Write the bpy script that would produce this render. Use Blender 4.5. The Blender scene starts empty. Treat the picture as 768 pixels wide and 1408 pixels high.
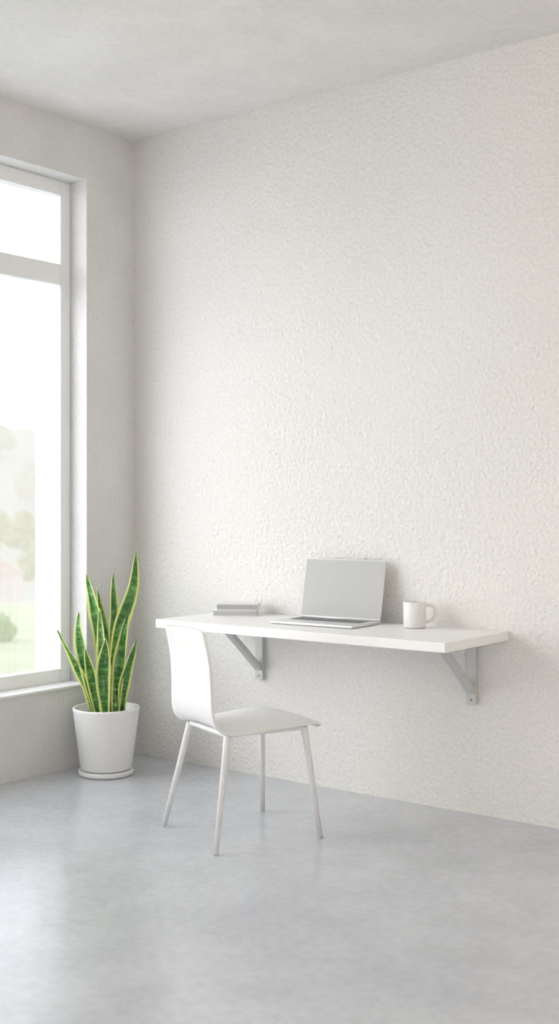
import bpy, bmesh, math, random
from mathutils import Vector, Matrix, noise
random.seed(7)
S = bpy.context.scene
COL = S.collection
R = math.radians

# ------------------------------------------------------------------ helpers
def tag(o, label=None, cat=None, group=None, kind=None):
    if label: o['label'] = label
    if cat: o['category'] = cat
    if group: o['group'] = group
    if kind: o['kind'] = kind
    return o

def empty(name, loc=(0,0,0), rz=0):
    o = bpy.data.objects.new(name, None); COL.objects.link(o)
    o.location = loc; o.rotation_euler = (0,0,rz); o.empty_display_size = .1
    return o

def link(name, bm, mat, parent=None, smooth=False, loc=None, rz=None, recalc=True):
    if recalc: bmesh.ops.recalc_face_normals(bm, faces=bm.faces)
    me = bpy.data.meshes.new(name); bm.to_mesh(me); bm.free()
    if smooth:
        for p in me.polygons: p.use_smooth = True
    me.materials.append(mat)
    o = bpy.data.objects.new(name, me); COL.objects.link(o)
    if parent: o.parent = parent
    if loc: o.location = loc
    if rz is not None: o.rotation_euler = (0,0,rz)
    return o

def box(bm, x0,x1,y0,y1,z0,z1, bevel=0, seg=2, M=None):
    b = bmesh.new()
    vs = [b.verts.new((x,y,z)) for x in (x0,x1) for y in (y0,y1) for z in (z0,z1)]
    for f in ((0,1,3,2),(4,6,7,5),(0,4,5,1),(2,3,7,6),(0,2,6,4),(1,5,7,3)):
        b.faces.new([vs[i] for i in f])
    bmesh.ops.recalc_face_normals(b, faces=b.faces)
    if bevel: bmesh.ops.bevel(b, geom=list(b.edges), offset=bevel, segments=seg, profile=.5, affect='EDGES')
    merge(bm, b, M)

def merge(bm, b, M=None):
    m = {}
    for v in b.verts: m[v] = bm.verts.new((M @ v.co) if M else v.co)
    for f in b.faces:
        try:
            nf = bm.faces.new([m[v] for v in f.verts]); nf.smooth = f.smooth
        except ValueError: pass
    b.free()

def tube(bm, pts, rad, n=16, cap=True):
    pts = [Vector(p) for p in pts]
    if not isinstance(rad, (list,tuple)): rad = [rad]*len(pts)
    rings = []; prev = None
    for i,p in enumerate(pts):
        t = (pts[min(i+1,len(pts)-1)]-pts[max(i-1,0)]).normalized()
        if prev is None:
            a = Vector((0,0,1)) if abs(t.z)<.9 else Vector((1,0,0))
            s = t.cross(a).normalized()
        else: s = (prev - t*prev.dot(t)).normalized()
        prev = s; b = t.cross(s)
        rings.append([bm.verts.new(p+(s*math.cos(k*2*math.pi/n)+b*math.sin(k*2*math.pi/n))*rad[i]) for k in range(n)])
    for i in range(len(rings)-1):
        for k in range(n):
            f = bm.faces.new((rings[i][k],rings[i][(k+1)%n],rings[i+1][(k+1)%n],rings[i+1][k])); f.smooth=True
    if cap: bm.faces.new(rings[0][::-1]); bm.faces.new(rings[-1])

def lathe(bm, prof, n=64):
    rings = []
    for r,z in prof:
        if r < 1e-6: rings.append([bm.verts.new((0,0,z))])
        else: rings.append([bm.verts.new((r*math.cos(k*2*math.pi/n), r*math.sin(k*2*math.pi/n), z)) for k in range(n)])
    for a,b in zip(rings, rings[1:]):
        for k in range(n):
            q = [a[k%len(a)], a[(k+1)%len(a)], b[(k+1)%len(b)], b[k%len(b)]]
            u = []
            for v in q:
                if v not in u: u.append(v)
            if len(u) > 2:
                f = bm.faces.new(u); f.smooth = True

def catmull(P, n):
    P = [Vector(p) for p in P]; out = []
    Q = [P[0]*2-P[1]] + P + [P[-1]*2-P[-2]]
    for i in range(1, len(Q)-2):
        p0,p1,p2,p3 = Q[i-1:i+3]
        for k in range(n):
            t = k/n
            out.append(.5*((2*p1)+(p2-p0)*t+(2*p0-5*p1+4*p2-p3)*t*t+(3*p1-p0-3*p2+p3)*t**3))
    out.append(P[-1]); return out

def pipe_arc(pts, r, n=5):
    pts=[Vector(p) for p in pts]; out=[pts[0]]
    for i in range(1,len(pts)-1):
        a=(pts[i-1]-pts[i]).normalized(); b=(pts[i+1]-pts[i]).normalized()
        p0=pts[i]+a*r; p2=pts[i]+b*r
        for k in range(n+1):
            t=k/n; out.append(p0*(1-t)**2+pts[i]*2*t*(1-t)+p2*t*t)
    out.append(pts[-1]); return out

# ------------------------------------------------------------------ materials
def mat(name, color=(.8,.8,.8), rough=.5, metal=0, spec=.5):
    m = bpy.data.materials.new(name); m.use_nodes = True
    b = m.node_tree.nodes['Principled BSDF']
    b.inputs['Base Color'].default_value = (*color,1)
    b.inputs['Roughness'].default_value = rough
    b.inputs['Metallic'].default_value = metal
    b.inputs['Specular IOR Level'].default_value = spec
    return m
def N(m, t, **kw):
    n = m.node_tree.nodes.new(t)
    for k,v in kw.items():
        if k in n.inputs: n.inputs[k].default_value = v
        else: setattr(n, k, v)
    return n
def L(m, a, b): m.node_tree.links.new(a, b)
def bsdf(m): return m.node_tree.nodes['Principled BSDF']
def ramp(m, fac, stops):
    r = N(m,'ShaderNodeValToRGB'); e = r.color_ramp.elements
    while len(e) < len(stops): e.new(.5)
    for i,(p,c) in enumerate(stops): e[i].position=p; e[i].color=(*c,1)
    L(m, fac, r.inputs['Fac']); return r.outputs['Color']
def noisetex(m, scale, detail=4, rough=.5, dist=0, vec=None):
    n = N(m,'ShaderNodeTexNoise'); n.inputs['Scale'].default_value=scale; n.inputs['Detail'].default_value=detail
    n.inputs['Roughness'].default_value=rough; n.inputs['Distortion'].default_value=dist
    if vec is not None: L(m, vec, n.inputs['Vector'])
    return n.outputs['Fac']
def mathn(m, op, a, b):
    n = N(m,'ShaderNodeMath', operation=op)
    for i,v in enumerate((a,b)):
        if isinstance(v,(int,float)): n.inputs[i].default_value=v
        else: L(m, v, n.inputs[i])
    return n.outputs[0]
def mult(m, a, b, f=1):
    x = N(m,'ShaderNodeMix', data_type='RGBA', blend_type='MULTIPLY'); x.inputs['Factor'].default_value=f
    L(m,a,x.inputs[6]); L(m,b,x.inputs[7]); return x.outputs[2]
def objco(m): return N(m,'ShaderNodeTexCoord').outputs['Object']

def plaster(name, c0, c1, strength, scale, dist=.012, cs=1.3, grain=.93):
    m = mat(name, c1, .92, spec=.15); co = objco(m)
    fine = noisetex(m, scale*1.3, 4, .6, 0, co)
    v = N(m,'ShaderNodeTexVoronoi', feature='SMOOTH_F1'); v.inputs['Scale'].default_value = scale
    v.inputs['Smoothness'].default_value = .8
    L(m, co, v.inputs['Vector'])
    base = ramp(m, noisetex(m, cs, 5, .6, 0, co), [(.33,c0),(.67,c1)])
    # fine noise darkens the plaster colour in small spots to keep its grain crisp
    gr = ramp(m, noisetex(m, scale*1.5, 3, .6, 0, co), [(.36,(grain,)*3),(.56,(1,1,1))])
    L(m, mult(m, base, gr), bsdf(m).inputs['Base Color'])
    patch = ramp(m, noisetex(m, 2.6, 4, .6, 0, co), [(.30,(.5,)*3),(.70,(1,)*3)])
    h = mathn(m,'MULTIPLY', mathn(m,'ADD', mathn(m,'MULTIPLY',fine,.9), mathn(m,'MULTIPLY',v.outputs['Distance'],-.42)), patch)
    bp = N(m,'ShaderNodeBump'); bp.inputs['Strength'].default_value=strength; bp.inputs['Distance'].default_value=dist
    L(m, h, bp.inputs['Height']); L(m, bp.outputs[0], bsdf(m).inputs['Normal'])
    return m

M_wall = plaster('stucco_wall', (.79,.78,.765), (.835,.828,.815), .76, 52, .0132, 1.3, .925)
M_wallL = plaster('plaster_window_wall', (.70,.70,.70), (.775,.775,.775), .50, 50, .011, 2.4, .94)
M_ceil = plaster('ceiling_plaster', (.775,.763,.745), (.84,.83,.812), .32, 24, .011, 3.2, .96)
M_room = plaster('plain_room_wall', (.80,.785,.76), (.84,.825,.80), .2, 30, .008)

M_floor = mat('polished_concrete', (.5,.5,.5), .28, spec=.9)
co = objco(M_floor)
c1 = ramp(M_floor, noisetex(M_floor, 1.0, 4, .55, .2, co), [(.25,(.565,.59,.64)),(.5,(.64,.665,.715)),(.75,(.705,.73,.775))])
c2 = ramp(M_floor, noisetex(M_floor, 5, 4, .6, 0, co), [(.25,(.80,.80,.80)),(.72,(1,1,1))])
c3 = ramp(M_floor, noisetex(M_floor, 30, 4, .65, 0, co), [(.32,(.89,.89,.89)),(.64,(1,1,1))])
L(M_floor, mult(M_floor, mult(M_floor,c1,c2,.62), c3), bsdf(M_floor).inputs['Base Color'])
rr = ramp(M_floor, noisetex(M_floor, 1.6, 4, .5, 0, co), [(.2,(.14,)*3),(.8,(.24,)*3)])
L(M_floor, rr, bsdf(M_floor).inputs['Roughness'])

def satin(name, c, rough, metal=0, amp=.03, scale=30, spec=.5):
    m = mat(name, c, rough, metal, spec)
    n = noisetex(m, scale, 3, .5, 0, objco(m))
    lo = tuple(max(0,x-amp) for x in c); hi = tuple(min(1,x+amp) for x in c)
    L(m, ramp(m, n, [(.3,lo),(.7,hi)]), bsdf(m).inputs['Base Color']); return m

M_frame = satin('window_paint', (.86,.87,.88), .45, amp=.01)
M_desk = satin('desk_white', (.90,.90,.90), .42, amp=.008)
M_brk = satin('bracket_grey_metal', (.58,.58,.585), .45, .1, amp=.015)
M_screw = satin('screw_dark', (.2,.2,.2), .4, .8, amp=.02)
M_chair = satin('chair_white_shell', (.855,.855,.855), .38, amp=.008)
M_legs = satin('chair_leg_paint', (.82,.82,.825), .35, amp=.008)
M_alu = satin('laptop_aluminium', (.72,.725,.735), .38, .35, amp=.01, scale=200)
M_disp = satin('laptop_display', (.47,.475,.48), .4, amp=.006, spec=.3)
M_key = satin('laptop_keys', (.20,.205,.215), .6, amp=.02)
M_pad = satin('laptop_trackpad', (.66,.665,.67), .35, .2, amp=.005)
M_mug = satin('mug_ceramic', (.78,.78,.78), .35, amp=.008)
M_pot = satin('pot_white', (.85,.855,.865), .5, amp=.008)
M_soil = satin('soil', (.06,.045,.035), .95, amp=.03, scale=90)
M_bookA = satin('book_cover_pale', (.76,.765,.77), .6, amp=.01)
M_bookB = satin('book_cover_white', (.86,.86,.86), .6, amp=.01)
M_spineA = satin('book_spine_grey', (.42,.425,.435), .6, amp=.01)
M_spineB = satin('book_spine_light_grey', (.52,.525,.535), .6, amp=.01)
M_page = satin('book_pages', (.83,.82,.80), .85, amp=.04, scale=250)

M_leaf = mat('snake_plant_leaf', (.1,.25,.08), .28)
uv = N(M_leaf,'ShaderNodeUVMap').outputs[0]
sx = N(M_leaf,'ShaderNodeSeparateXYZ'); L(M_leaf, uv, sx.inputs[0])
ed = mathn(M_leaf,'ABSOLUTE', mathn(M_leaf,'SUBTRACT', sx.outputs['X'], .5), 0)
nz = noisetex(M_leaf, 20, 2, .5, 0, objco(M_leaf))
ed2 = mathn(M_leaf,'ADD', ed, mathn(M_leaf,'MULTIPLY', mathn(M_leaf,'SUBTRACT', nz, .5), .03))
mp = N(M_leaf,'ShaderNodeMapping'); mp.inputs['Scale'].default_value=(1.2,24,1); L(M_leaf, uv, mp.inputs['Vector'])
info = N(M_leaf,'ShaderNodeObjectInfo')
rv = N(M_leaf,'ShaderNodeCombineXYZ'); L(M_leaf, mathn(M_leaf,'MULTIPLY',info.outputs['Random'],40), rv.inputs[0])
av = N(M_leaf,'ShaderNodeVectorMath', operation='ADD'); L(M_leaf, mp.outputs[0], av.inputs[0]); L(M_leaf, rv.outputs[0], av.inputs[1])
bands = noisetex(M_leaf, 1.0, 2, .5, .6, av.outputs[0])
green = ramp(M_leaf, bands, [(.36,(.032,.13,.028)),(.53,(.072,.235,.046)),(.70,(.20,.40,.115))])
edge = ramp(M_leaf, ed2, [(.342,(0,0,0)),(.36,(1,1,1))])
mx = N(M_leaf,'ShaderNodeMix', data_type='RGBA'); L(M_leaf, edge, mx.inputs['Factor']); L(M_leaf, green, mx.inputs[6])
mx.inputs[7].default_value=(.74,.82,.28,1)
L(M_leaf, mx.outputs[2], bsdf(M_leaf).inputs['Base Color'])

M_glass = bpy.data.materials.new('window_glass'); M_glass.use_nodes=True
nt = M_glass.node_tree; nt.nodes.remove(nt.nodes['Principled BSDF'])
tr = nt.nodes.new('ShaderNodeBsdfTransparent'); gl = nt.nodes.new('ShaderNodeBsdfGlossy'); gl.inputs['Roughness'].default_value=.02
ms = nt.nodes.new('ShaderNodeMixShader'); ms.inputs[0].default_value=.04
nt.links.new(tr.outputs[0],ms.inputs[1]); nt.links.new(gl.outputs[0],ms.inputs[2]); nt.links.new(ms.outputs[0], nt.nodes['Material Output'].inputs[0])

def haze_glow(m, c, s):  # emission imitates airlight over distance; the surfaces themselves are no lamps
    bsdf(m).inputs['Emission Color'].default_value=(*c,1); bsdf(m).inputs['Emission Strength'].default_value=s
def foliage(name, lo, hi, sc=2.0, hz=0, hc=(1,1,.98)):
    m = mat(name, hi, .95, spec=.05)
    L(m, ramp(m, noisetex(m, sc, 5, .65, 0, objco(m)), [(.35,lo),(.65,hi)]), bsdf(m).inputs['Base Color'])
    if hz: haze_glow(m, hc, hz)
    return m
M_lawn = foliage('sunlit_hazy_lawn', (.15,.165,.10), (.20,.21,.15), .6, .54, (1,1,.92))  # paleness of lawn, hill and foliage comes partly from added emission
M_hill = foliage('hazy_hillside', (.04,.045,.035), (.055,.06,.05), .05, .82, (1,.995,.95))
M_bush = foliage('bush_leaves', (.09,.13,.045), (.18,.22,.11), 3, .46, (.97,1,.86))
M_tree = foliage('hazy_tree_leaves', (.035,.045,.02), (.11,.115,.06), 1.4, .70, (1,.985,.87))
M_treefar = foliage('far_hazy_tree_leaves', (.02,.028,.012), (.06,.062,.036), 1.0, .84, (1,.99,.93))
M_bark = satin('bark', (.09,.08,.07), .9, amp=.02); haze_glow(M_bark,(1,1,.95),.74)  # bark and house parts get the same painted airlight glow
M_hwall = satin('far_house_wall', (.13,.11,.10), .9, amp=.01, scale=1); haze_glow(M_hwall,(1,.97,.93),.74)
M_hroof = satin('far_house_roof', (.09,.07,.055), .9, amp=.02, scale=2); haze_glow(M_hroof,(1,.94,.89),.68)
M_hwin = satin('far_house_window', (.06,.07,.07), .4, amp=.01); haze_glow(M_hwin,(1,1,1),.66)

# ------------------------------------------------------------------ room shell
X1, Y0, H = 7.0, -6.5, 2.995
WT = .36                     # window wall thickness
OY0, OY1, OZ0, OZ1 = -5.2, -.314, .37, 2.742   # window opening

bm = bmesh.new(); box(bm, -WT, X1, Y0, .3, -.25, 0); tag(link('floor', bm, M_floor), kind='structure', label='polished grey concrete floor with cloudy mottling')
bm = bmesh.new(); box(bm, -WT, X1, Y0, .3, H, H+.25); tag(link('ceiling', bm, M_ceil), kind='structure', label='smooth off-white plaster ceiling')
bm = bmesh.new(); box(bm, 0, X1, 0, .3, 0, H); tag(link('wall_back', bm, M_wall), kind='structure', label='white rough stucco wall behind the desk')
bm = bmesh.new(); box(bm, X1, X1+.2, Y0, .3, -.25, H+.25); tag(link('wall_right', bm, M_room), kind='structure', label='off-white wall closing the room opposite the window')
bm = bmesh.new(); box(bm, -WT, X1+.2, Y0-.2, Y0, -.25, H+.25); tag(link('wall_front', bm, M_room), kind='structure', label='off-white wall closing the room opposite the desk')
bm = bmesh.new()
box(bm, -WT,0, OY1,.3, 0,H); box(bm, -WT,0, Y0,OY0, 0,H)
box(bm, -WT,0, OY0,OY1, 0,OZ0); box(bm, -WT,0, OY0,OY1, OZ1,H)
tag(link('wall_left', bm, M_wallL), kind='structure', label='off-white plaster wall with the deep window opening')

# window: frame set 11 cm into the reveal
win = tag(empty('window_1', (-.14,OY1,OZ0)), kind='structure', label='tall white framed window with a fixed top light and white sill')
fx0, fx1 = -.03, .03
W = OY0-OY1; HH = OZ1-OZ0
bm = bmesh.new(); fw = .062
box(bm, fx0,fx1, -fw,0, 0,HH, .004)
box(bm, fx0,fx1, W,W+fw, 0,HH, .004)
box(bm, fx0,fx1, W+fw,-fw, HH-.07,HH, .004)
box(bm, fx0,fx1, W+fw,-fw, 0,.075, .004)
link('window_frame', bm, M_frame, win)
TZ0, TZ1 = 2.25-OZ0, 2.35-OZ0
bm = bmesh.new(); box(bm, fx0+.002,fx1-.002, W+fw,-fw, TZ0,TZ1, .004); link('transom', bm, M_frame, win)
muls = [-1.66, -3.28]
for y in muls:
    bm = bmesh.new(); box(bm, fx0+.003,fx1-.003, y-.035,y+.035, .075,HH-.07, .004); link('mullion', bm, M_frame, win)
ys = [-fw]+sum([[y+.035,y-.035] for y in muls],[])+[W+fw]
for k in range(0,len(ys),2):
    for z0,z1 in ((.075,TZ0),(TZ1,HH-.07)):
        bm = bmesh.new(); box(bm, -.003,.003, ys[k+1],ys[k], z0,z1); link('pane', bm, M_glass, win)
bm = bmesh.new(); box(bm, fx1,.152, W,0, 0,.012, .003); link('window_sill', bm, M_frame, win)

# ------------------------------------------------------------------ wall desk
DX0, DX1, DY, DZ, DT = .615, 2.02, -.492, .73, .036
desk = tag(empty('wall_desk', ((DX0+DX1)/2,0,0)), 'long white floating desk fixed to the stucco wall on two grey triangular brackets', 'desk')
cx = (DX0+DX1)/2
bm = bmesh.new(); box(bm, DX0-cx,DX1-cx, DY,0, DZ-DT,DZ, .002,2); link('desktop', bm, M_desk, desk)
for x in (.80, 1.868):
    bm = bmesh.new(); xx = x-cx; w = .021
    box(bm, xx-w,xx+w, -.022,0, .435,DZ-DT, .002)
    box(bm, xx-w,xx+w, -.27,-.022, DZ-DT-.018,DZ-DT, .002)
    a = Vector((0,-.020,.485)); b = Vector((0,-.25,DZ-DT-.012)); d=(b-a); ln=d.length
    rot = Matrix.Rotation(math.atan2(d.z,-d.y),4,'X').inverted()
    Mx = Matrix.Translation((xx,a.y,a.z)) @ rot
    box(bm, -w*.8,w*.8, -ln,0, -.011,.011, .002, 2, Mx)
    br = link('bracket', bm, M_brk, desk)
    for z in (.452,):
        s = bmesh.new(); bmesh.ops.create_cone(s, cap_ends=True, segments=16, radius1=.0045, radius2=.0035, depth=.003,
            matrix=Matrix.Translation((xx,-.0233,z)) @ Matrix.Rotation(R(90),4,'X'))
        link('screw', s, M_screw, br)

# ------------------------------------------------------------------ laptop
lap = tag(empty('laptop', (1.302,-.212,DZ), R(3.5)), 'open silver laptop with a blank grey screen on the white desk', 'laptop')
LW, LD, LT = .390, .235, .013
bm = bmesh.new(); box(bm, -LW/2,LW/2, -LD/2,LD/2, .0015,LT, .004,3)
base = link('base', bm, M_alu, lap)
bm = bmesh.new()
for r in range(6):
    y = LD/2-.034-r*.0175
    if r == 5: spans = [(-.16,-.09),(-.086,-.06),(-.056,.05),(.054,.08),(.084,.16)]
    else:
        n = 14; spans = [(-.165+i*.33/n+.001, -.165+(i+1)*.33/n-.001) for i in range(n)]
    for a,b in spans: box(bm, a,b, y-.0155,y, LT,LT+.0016)
link('keyboard', bm, M_key, base)
bm = bmesh.new(); box(bm, -.06,.06, -LD/2+.012,-LD/2+.082, LT-.001,LT+.0006); link('trackpad', bm, M_pad, base)
tilt = R(12); hinge = Matrix.Translation((0,LD/2-.008,LT)) @ Matrix.Rotation(-tilt,4,'X')
LH = .25
bm = bmesh.new(); box(bm, -LW/2,LW/2, -.002,.004, .002,LH, .0022,2, hinge); lid = link('screen', bm, M_alu, lap)
bm = bmesh.new(); box(bm, -LW/2+.003,LW/2-.003, -.0028,-.0015, .006,LH-.003, 0,2, hinge); link('display', bm, M_disp, lid)
bm = bmesh.new(); tube(bm, [(-LW*.4,LD/2-.006,LT-.001),(LW*.4,LD/2-.006,LT-.001)], .004, 12); link('hinge', bm, M_alu, lap)

# ------------------------------------------------------------------ mug
mug = tag(empty('mug', (1.667,-.115,DZ), R(33)), 'plain white mug with its handle turned right, right of the laptop', 'mug')
bm = bmesh.new()
lathe(bm, [(0,.001),(.040,.001),(.0435,.004),(.0445,.01),(.0455,.10),(.045,.1035),(.0435,.1045),(.042,.1035),(.0415,.1),(.0405,.012),(.036,.008),(0,.008)], 64)
link('body', bm, M_mug, mug)
bm = bmesh.new()
tube(bm, catmull([(.043,0,.086),(.058,0,.0905),(.076,0,.083),(.082,0,.062),(.076,0,.040),(.058,0,.028),(.043,0,.025)],6), .0062, 14); link('handle', bm, M_mug, mug)

# ------------------------------------------------------------------ books
def book(z, loc, rz, Lx, Dy, T, label, cm, sm_):
    b = tag(empty('book', (loc[0],loc[1],z), rz), label, 'book', 'books stacked on the desk')
    bm = bmesh.new(); c=.003
    box(bm, 0,Lx, 0,Dy, 0,c, .0008); box(bm, 0,Lx, 0,Dy, T-c,T, .0008)
    link('cover', bm, cm, b)
    bm = bmesh.new(); box(bm, .001,Lx-.001, -.0004,c, c,T-c); link('spine', bm, sm_, b)
    bm = bmesh.new(); box(bm, .004,Lx-.004, c,Dy-.004, c,T-c); link('pages', bm, M_page, b)
book(DZ, (.715,-.235), R(32), .19,.125,.026, 'white-covered book lying flat directly on the desk, underneath the other book', M_bookB, M_spineB)
book(DZ+.0265, (.722,-.219), R(30), .182,.12,.026, 'pale grey book with a darker spine lying on top of the other book', M_bookA, M_spineA)

# ------------------------------------------------------------------ chair
chair = tag(empty('desk_chair', (1.306,-.761,0), R(-22)), 'white moulded shell chair on four slim tapered legs, back turned, in front of the desk', 'chair')
prof = catmull([(0,.238,.398),(0,.230,.412),(0,.208,.422),(0,.13,.428),(0,.02,.422),(0,-.08,.415),(0,-.137,.418),(0,-.170,.438),(0,-.184,.482),(0,-.187,.565),(0,-.194,.665),(0,-.217,.775)], 14)
lens = [0]
for a,b in zip(prof,prof[1:]): lens.append(lens[-1]+(b-a).length)
TOT = lens[-1]
def halfw(s):
    pts = [(0,.194),(.12,.196),(.30,.186),(.42,.172),(.50,.165),(.60,.161),(TOT,.158)]
    w = pts[-1][1]
    for (s0,w0),(s1,w1) in zip(pts,pts[1:]):
        if s <= s1:
            t=(s-s0)/(s1-s0); t=t*t*(3-2*t); w=w0+(w1-w0)*t; break
    for e,rc in ((s,.03),(TOT-s,.014)):
        if e < rc: w -= rc - math.sqrt(max(0,rc*rc-(rc-e)**2))
    return w
def at(s):
    s = min(max(s,0),TOT)
    for i in range(len(lens)-1):
        if s <= lens[i+1] or i==len(lens)-2:
            t=(s-lens[i])/(lens[i+1]-lens[i]); return prof[i].lerp(prof[i+1],t)
def nrm(s):
    d = (at(s+.004)-at(s-.004)).normalized(); return Vector((0,d.z,-d.y)) * -1
rows = [.035*(1-math.cos(k/12*math.pi/2)) for k in range(12)]
n_mid = 90
rows += [.035+(TOT-.07)*k/n_mid for k in range(n_mid+1)]
rows += [TOT-r for r in rows[:12][::-1]]
TH = .0095; NC = 24
SPLIT = min(range(len(rows)), key=lambda i: abs(rows[i]-.40))
def shell(i0, i1):
    bm = bmesh.new(); top=[]; bot=[]
    for s in rows[i0:i1+1]:
        p=at(s); n=nrm(s); w=halfw(s); a=[];b=[]
        dish = .012 if s < .4 else .016
        dish *= min(1, s/.12)
        for k in range(NC+1):
            u=-1+2*k/NC; ex = (abs(u)**2.2)*dish
            q = Vector((u*w,p.y,p.z))+n*ex
            a.append(bm.verts.new(q+n*TH/2)); b.append(bm.verts.new(q-n*TH/2))
        top.append(a); bot.append(b)
    def q(*v): 
        f=bm.faces.new(v); f.smooth=True; return f
    for i in range(len(top)-1):
        for k in range(NC):
            q(top[i][k],top[i][k+1],top[i+1][k+1],top[i+1][k]); q(bot[i][k],bot[i+1][k],bot[i+1][k+1],bot[i][k+1])
        for k in (0,NC):
            f=bm.faces.new((top[i][k],top[i+1][k],bot[i+1][k],bot[i][k]))
    for i,flag in ((0,i0==0),(len(top)-1,i1==len(rows)-1)):
        if flag:
            for k in range(NC): bm.faces.new((top[i][k],top[i][k+1],bot[i][k+1],bot[i][k]))
    sharp=[e for e in bm.edges if len(e.link_faces)==2 and e.calc_face_angle(0)>R(50)]
    for e in sharp: e.smooth=False
    return bm
link('seat', shell(0,SPLIT), M_chair, chair); link('backrest', shell(SPLIT,len(rows)-1), M_chair, chair)
fz=.399
bm = bmesh.new()
loop=[(-.163,.185,fz),(.163,.185,fz),(.150,-.140,fz),(-.150,-.140,fz)]
P=pipe_arc([(0,.185,fz)]+[loop[1],loop[2],loop[3],loop[0]]+[(.0001,.185,fz)], .03)
tube(bm, P, .0095, 12); link('seat_frame', bm, M_legs, chair)
for tx,ty,bx_,by in ((.160,.180,.215,.215),(-.160,.180,-.215,.215),(.150,-.135,.215,-.215),(-.150,-.135,-.215,-.215)):
    bm = bmesh.new(); tube(bm, [(tx,ty,fz+.004),(tx+(bx_-tx)*.03,ty+(by-ty)*.03,fz-.012),(bx_,by,0.0)], [.0125,.013,.0095], 18); link('leg', bm, M_legs, chair)

# ------------------------------------------------------------------ potted snake plant
pl = tag(empty('potted_snake_plant', (.225,-.405,0)), 'tall snake plant with yellow-edged leaves in a round white pot by the window', 'plant')
bm = bmesh.new(); lathe(bm, [(0,.001),(.112,.001),(.121,.004),(.124,.012),(.124,.022),(.120,.026),(.112,.024),(0,.022)], 72); link('saucer', bm, M_pot, pl)
bm = bmesh.new(); lathe(bm, [(0,.026),(.104,.026),(.112,.029),(.116,.040),(.149,.292),(.1505,.300),(.148,.304),(.141,.304),(.138,.300),(.134,.262),(0,.262)], 72); link('pot', bm, M_pot, pl)
bm = bmesh.new(); lathe(bm, [(.135,.268),(.11,.274),(.06,.279),(0,.281)], 48)
for v in bm.verts: v.co.z += .004*noise.noise(v.co*40)
link('soil', bm, M_soil, pl, smooth=True)
lat = Vector((.7912,.6115,0)); dep = Vector((-.6115,.7912,0))
def leaf(pts, width, yaw, d0=0, d1=0, fold=.42):
    n=40; C=[]
    K=catmull([(p[0],0,p[1]) for p in pts], 20)
    for i in range(n+1):
        p=K[round(i*(len(K)-1)/n)]; t=i/n
        C.append(lat*(p.x*.01)+dep*((d0+(d1-d0)*t)*.01)+Vector((0,0,p.z*.01)))
    bm=bmesh.new(); uvl=bm.loops.layers.uv.new('UVMap'); m=8; G=[]
    for i,p in enumerate(C):
        t=i/n
        T=(C[min(i+1,n)]-C[max(i-1,0)]).normalized()
        s=(lat-T*lat.dot(T)).normalized(); nn=T.cross(s).normalized()
        ya=yaw+.5*(t-.5)*(1 if yaw>0 else -1)
        S_=s*math.cos(ya)+nn*math.sin(ya); N_=T.cross(S_).normalized()
        w=width*.01/2*(.50+.50*math.sin(min(1,t/.6)*math.pi/2))
        if t>.55: w*=max(0,1-((t-.55)/.45)**2.0)
        w=max(w,.0006)
        row=[]
        for k in range(m+1):
            u=-1+2*k/m
            row.append(bm.verts.new(p+S_*u*w-N_*(fold*w*(u*u)) + N_*.003*math.sin(t*15+u*2+yaw*5)))
        G.append(row)
    for i in range(n):
        for k in range(m):
            f=bm.faces.new((G[i][k],G[i][k+1],G[i+1][k+1],G[i+1][k])); f.smooth=True
            for lp,(a,b) in zip(f.loops,((i,k),(i,k+1),(i+1,k+1),(i+1,k))): lp[uvl].uv=(b/m,a/n)
    o=link('leaf', bm, M_leaf, pl, recalc=False)
    sm=o.modifiers.new('thick','SOLIDIFY'); sm.thickness=.0022; sm.offset=0
leaf([(3.8,27),(3.6,48),(6.2,66),(11.8,84),(13.5,100.6)], 6.8, .3, 2, 0)
leaf([(1,27),(2.6,60),(2.3,91)], 5.4, .5, 4, 5)
leaf([(-1.6,27),(-3.0,58),(-6.0,76),(-9.6,90)], 6.0, -.3, 2, 4)
leaf([(-.5,27),(-.8,56),(-5.6,84)], 4.4, .6, 6, 8)
leaf([(-4.2,27),(-9.4,48),(-11.8,62),(-12.2,73)], 5.6, -.35, 0, -1)
leaf([(-5.5,27),(-10.4,43),(-22.0,65)], 5.0, -.5, 2, 0)
leaf([(.6,27),(-.6,45),(.6,62)], 6.8, .15, -5, -6)
leaf([(4.2,27),(5.9,48),(10.0,74)], 6.4, -.3, 0, 1)
leaf([(6.5,27),(8.2,42),(13.9,61)], 5.4, .5, 2, -3)
leaf([(-1.8,27),(-1.4,50),(-2.6,75)], 5.0, -.2, -2, -2)
leaf([(-3.0,27),(-5.8,42),(-9.0,57)], 4.8, .25, -3, -4)

# ------------------------------------------------------------------ outdoors (seen through the window, bleached partly by emission in the materials)
e1 = Vector((-.785,.62,0)).normalized(); e2 = Vector((e1.y,-e1.x,0)); O = Vector((4.139,-4.19,0))
def tz(d, s=0):
    K=[(0,-3),(44,-3.1),(52,-3.6),(120,-8.6),(180,-6),(320,20),(420,22)]
    for (a,za),(b,zb) in zip(K,K[1:]):
        if d<=b:
            t=(d-a)/(b-a); t=t*t*(3-2*t) if b>52 else t
            z=za+(zb-za)*t; break
    if d>60: z += min(1,(d-60)/150)*3.5*noise.noise(Vector((d*.012,s*.02,3)))
    return z
def W_(d,s,z=None): 
    p=O+e1*d+e2*s; return Vector((p.x,p.y,tz(d,s) if z is None else z))
def terrain(name, ds, m, label):
    bm=bmesh.new(); G=[[bm.verts.new(W_(d,s*(.25+d/160))) for s in range(-90,91,6)] for d in ds]
    for a,b in zip(G,G[1:]):
        for k in range(len(a)-1): bm.faces.new((a[k],a[k+1],b[k+1],b[k]))
    tag(link(name,bm,m,smooth=True), label, kind='structure')
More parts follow.
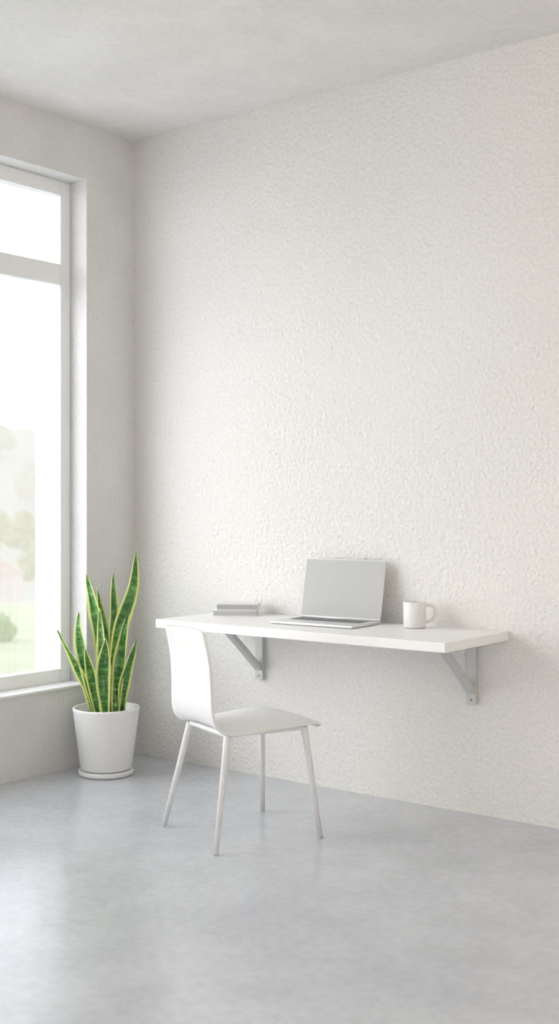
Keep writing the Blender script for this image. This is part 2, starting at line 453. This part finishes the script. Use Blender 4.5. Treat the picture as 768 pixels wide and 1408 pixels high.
terrain('lawn_ground', [9,14,20,28,36,44,48,52,60], M_lawn, 'sunlit pale lawn seen through the window')
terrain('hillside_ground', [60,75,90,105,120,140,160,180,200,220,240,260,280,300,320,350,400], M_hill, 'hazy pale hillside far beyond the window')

def blob(parts, rough, sub=3):
    bm=bmesh.new()
    for c,r in parts:
        b=bmesh.new(); bmesh.ops.create_icosphere(b, subdivisions=sub, radius=1)
        off=Vector((random.random()*50,0,0))
        for v in b.verts:
            k=1+rough*noise.noise(v.co*2.2+off)+rough*.9*noise.noise(v.co*6+off)+rough*.6*noise.noise(v.co*13+off)
            v.co=Vector(c)+Vector((v.co.x*r,v.co.y*r,v.co.z*r*.9))*k
        merge(bm,b)
    return bm
def tree(d,s,h,label):
    p=W_(d,s); t=tag(empty('tree',p,random.random()*6),label,'tree','hazy trees beyond the lawn')
    r=h*.3
    P_=[((0,0,h*.62),r)]+[((math.cos(a)*r*.75,math.sin(a)*r*.75,h*(.34+.32*random.random())),r*.66) for a in [k*.9+random.random()*.5 for k in range(7)]]+[((0,0,h*.86),r*.6)]
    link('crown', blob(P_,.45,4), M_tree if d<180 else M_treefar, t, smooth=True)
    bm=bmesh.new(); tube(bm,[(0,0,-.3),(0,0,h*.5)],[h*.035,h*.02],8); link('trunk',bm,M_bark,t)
def shrub(d,s,r,label):
    p=W_(d,s); t=tag(empty('shrub',p),label,'shrub')
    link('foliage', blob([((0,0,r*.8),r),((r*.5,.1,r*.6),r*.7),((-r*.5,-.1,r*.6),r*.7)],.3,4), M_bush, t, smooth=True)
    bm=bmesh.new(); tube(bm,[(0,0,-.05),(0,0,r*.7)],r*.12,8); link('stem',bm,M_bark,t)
TL='pale hazy tree beyond the lawn outside the window'
for d,s,h in ((150,-.5,5.6),(112,-9.5,5),(135,6.0,5.0),(165,5.5,6.0),(172,-6,6),(205,1,6),(225,9,8),(230,-12,9),(140,14,7),(262,4,7),(270,-10,8),(135,-16,7),(190,-3.6,6),(245,-3,7),(165,-2.2,5),(178,2.6,5.5)):
    tree(d,s,h,TL)
shrub(38,.42,.50,'small round green shrub at the lawn edge outside the window')
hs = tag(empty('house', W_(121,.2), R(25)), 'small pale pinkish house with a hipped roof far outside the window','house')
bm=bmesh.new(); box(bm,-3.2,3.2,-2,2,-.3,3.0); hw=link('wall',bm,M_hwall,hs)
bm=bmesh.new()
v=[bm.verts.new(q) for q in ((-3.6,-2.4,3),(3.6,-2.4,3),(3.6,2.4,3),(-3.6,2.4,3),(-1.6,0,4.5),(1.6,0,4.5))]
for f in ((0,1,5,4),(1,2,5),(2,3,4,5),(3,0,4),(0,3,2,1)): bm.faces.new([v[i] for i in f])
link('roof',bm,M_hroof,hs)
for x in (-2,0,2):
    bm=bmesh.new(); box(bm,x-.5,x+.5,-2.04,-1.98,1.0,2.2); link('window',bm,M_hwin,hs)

# ------------------------------------------------------------------ light
w = bpy.data.worlds.new('World'); S.world = w; w.use_nodes=True
bg = w.node_tree.nodes['Background']; bg.inputs['Color'].default_value=(.90,.95,1,1); bg.inputs['Strength'].default_value=2.35
def aim(o, d): o.rotation_euler = Vector(d).to_track_quat('-Z','Y').to_euler()
sd = bpy.data.lights.new('sun','SUN'); sd.energy=2.35; sd.angle=R(58); sd.color=(1,.97,.925)
so = bpy.data.objects.new('sun',sd); COL.objects.link(so); aim(so,(.64,.66,-.31)); so.location=(-6,-6,5)
def area(name, loc, d, sx_, sy_, power, col):
    ld=bpy.data.lights.new(name,'AREA'); ld.shape='RECTANGLE'; ld.size=sx_; ld.size_y=sy_; ld.energy=power; ld.color=col
    o=bpy.data.objects.new(name,ld); COL.objects.link(o); o.location=loc; aim(o,d); return o
area('added_ceiling_bounce', (5.6,-4.8,.5), (-.25,.35,.9), 2.2,2.2, 74, (1,.92,.81))  # added out of view to brighten the ceiling, not a room fixture
area('added_room_fill', (5.8,-5.6,2.0), (-.6,.75,-.1), 2.2,1.6, 6, (1,.99,.98))  # unseen extra light behind the camera, lifts the shaded sides a little
wl = area('added_warm_fill', (6.2,-3.2,2.3), (-.60,.72,.35), 1.0,1.0, 19, (1,.77,.53))  # unseen source put in to warm the upper right of the stucco wall
po = area('window_portal', (.02,(OY0+OY1)/2,(OZ0+OZ1)/2), (1,0,0), OY1-OY0, OZ1-OZ0, 1, (1,1,1))
po.data.cycles.is_portal = True
po.rotation_euler = (R(90),0,R(-90))

# ------------------------------------------------------------------ camera
cd = bpy.data.cameras.new('camera'); cam = bpy.data.objects.new('camera',cd); COL.objects.link(cam)
cam.location=(4.139,-4.190,1.23); cam.rotation_euler=(R(90),0,R(37.7))
cd.sensor_fit='VERTICAL'; cd.sensor_height=24; cd.lens=24*1640/1408; cd.shift_y=-14/1408
cd.clip_end=1000
cd.dof.use_dof=True; cd.dof.focus_distance=4.7; cd.dof.aperture_fstop=1.5
S.camera=cam
S.view_settings.view_transform='Standard'
S.view_settings.look='None'
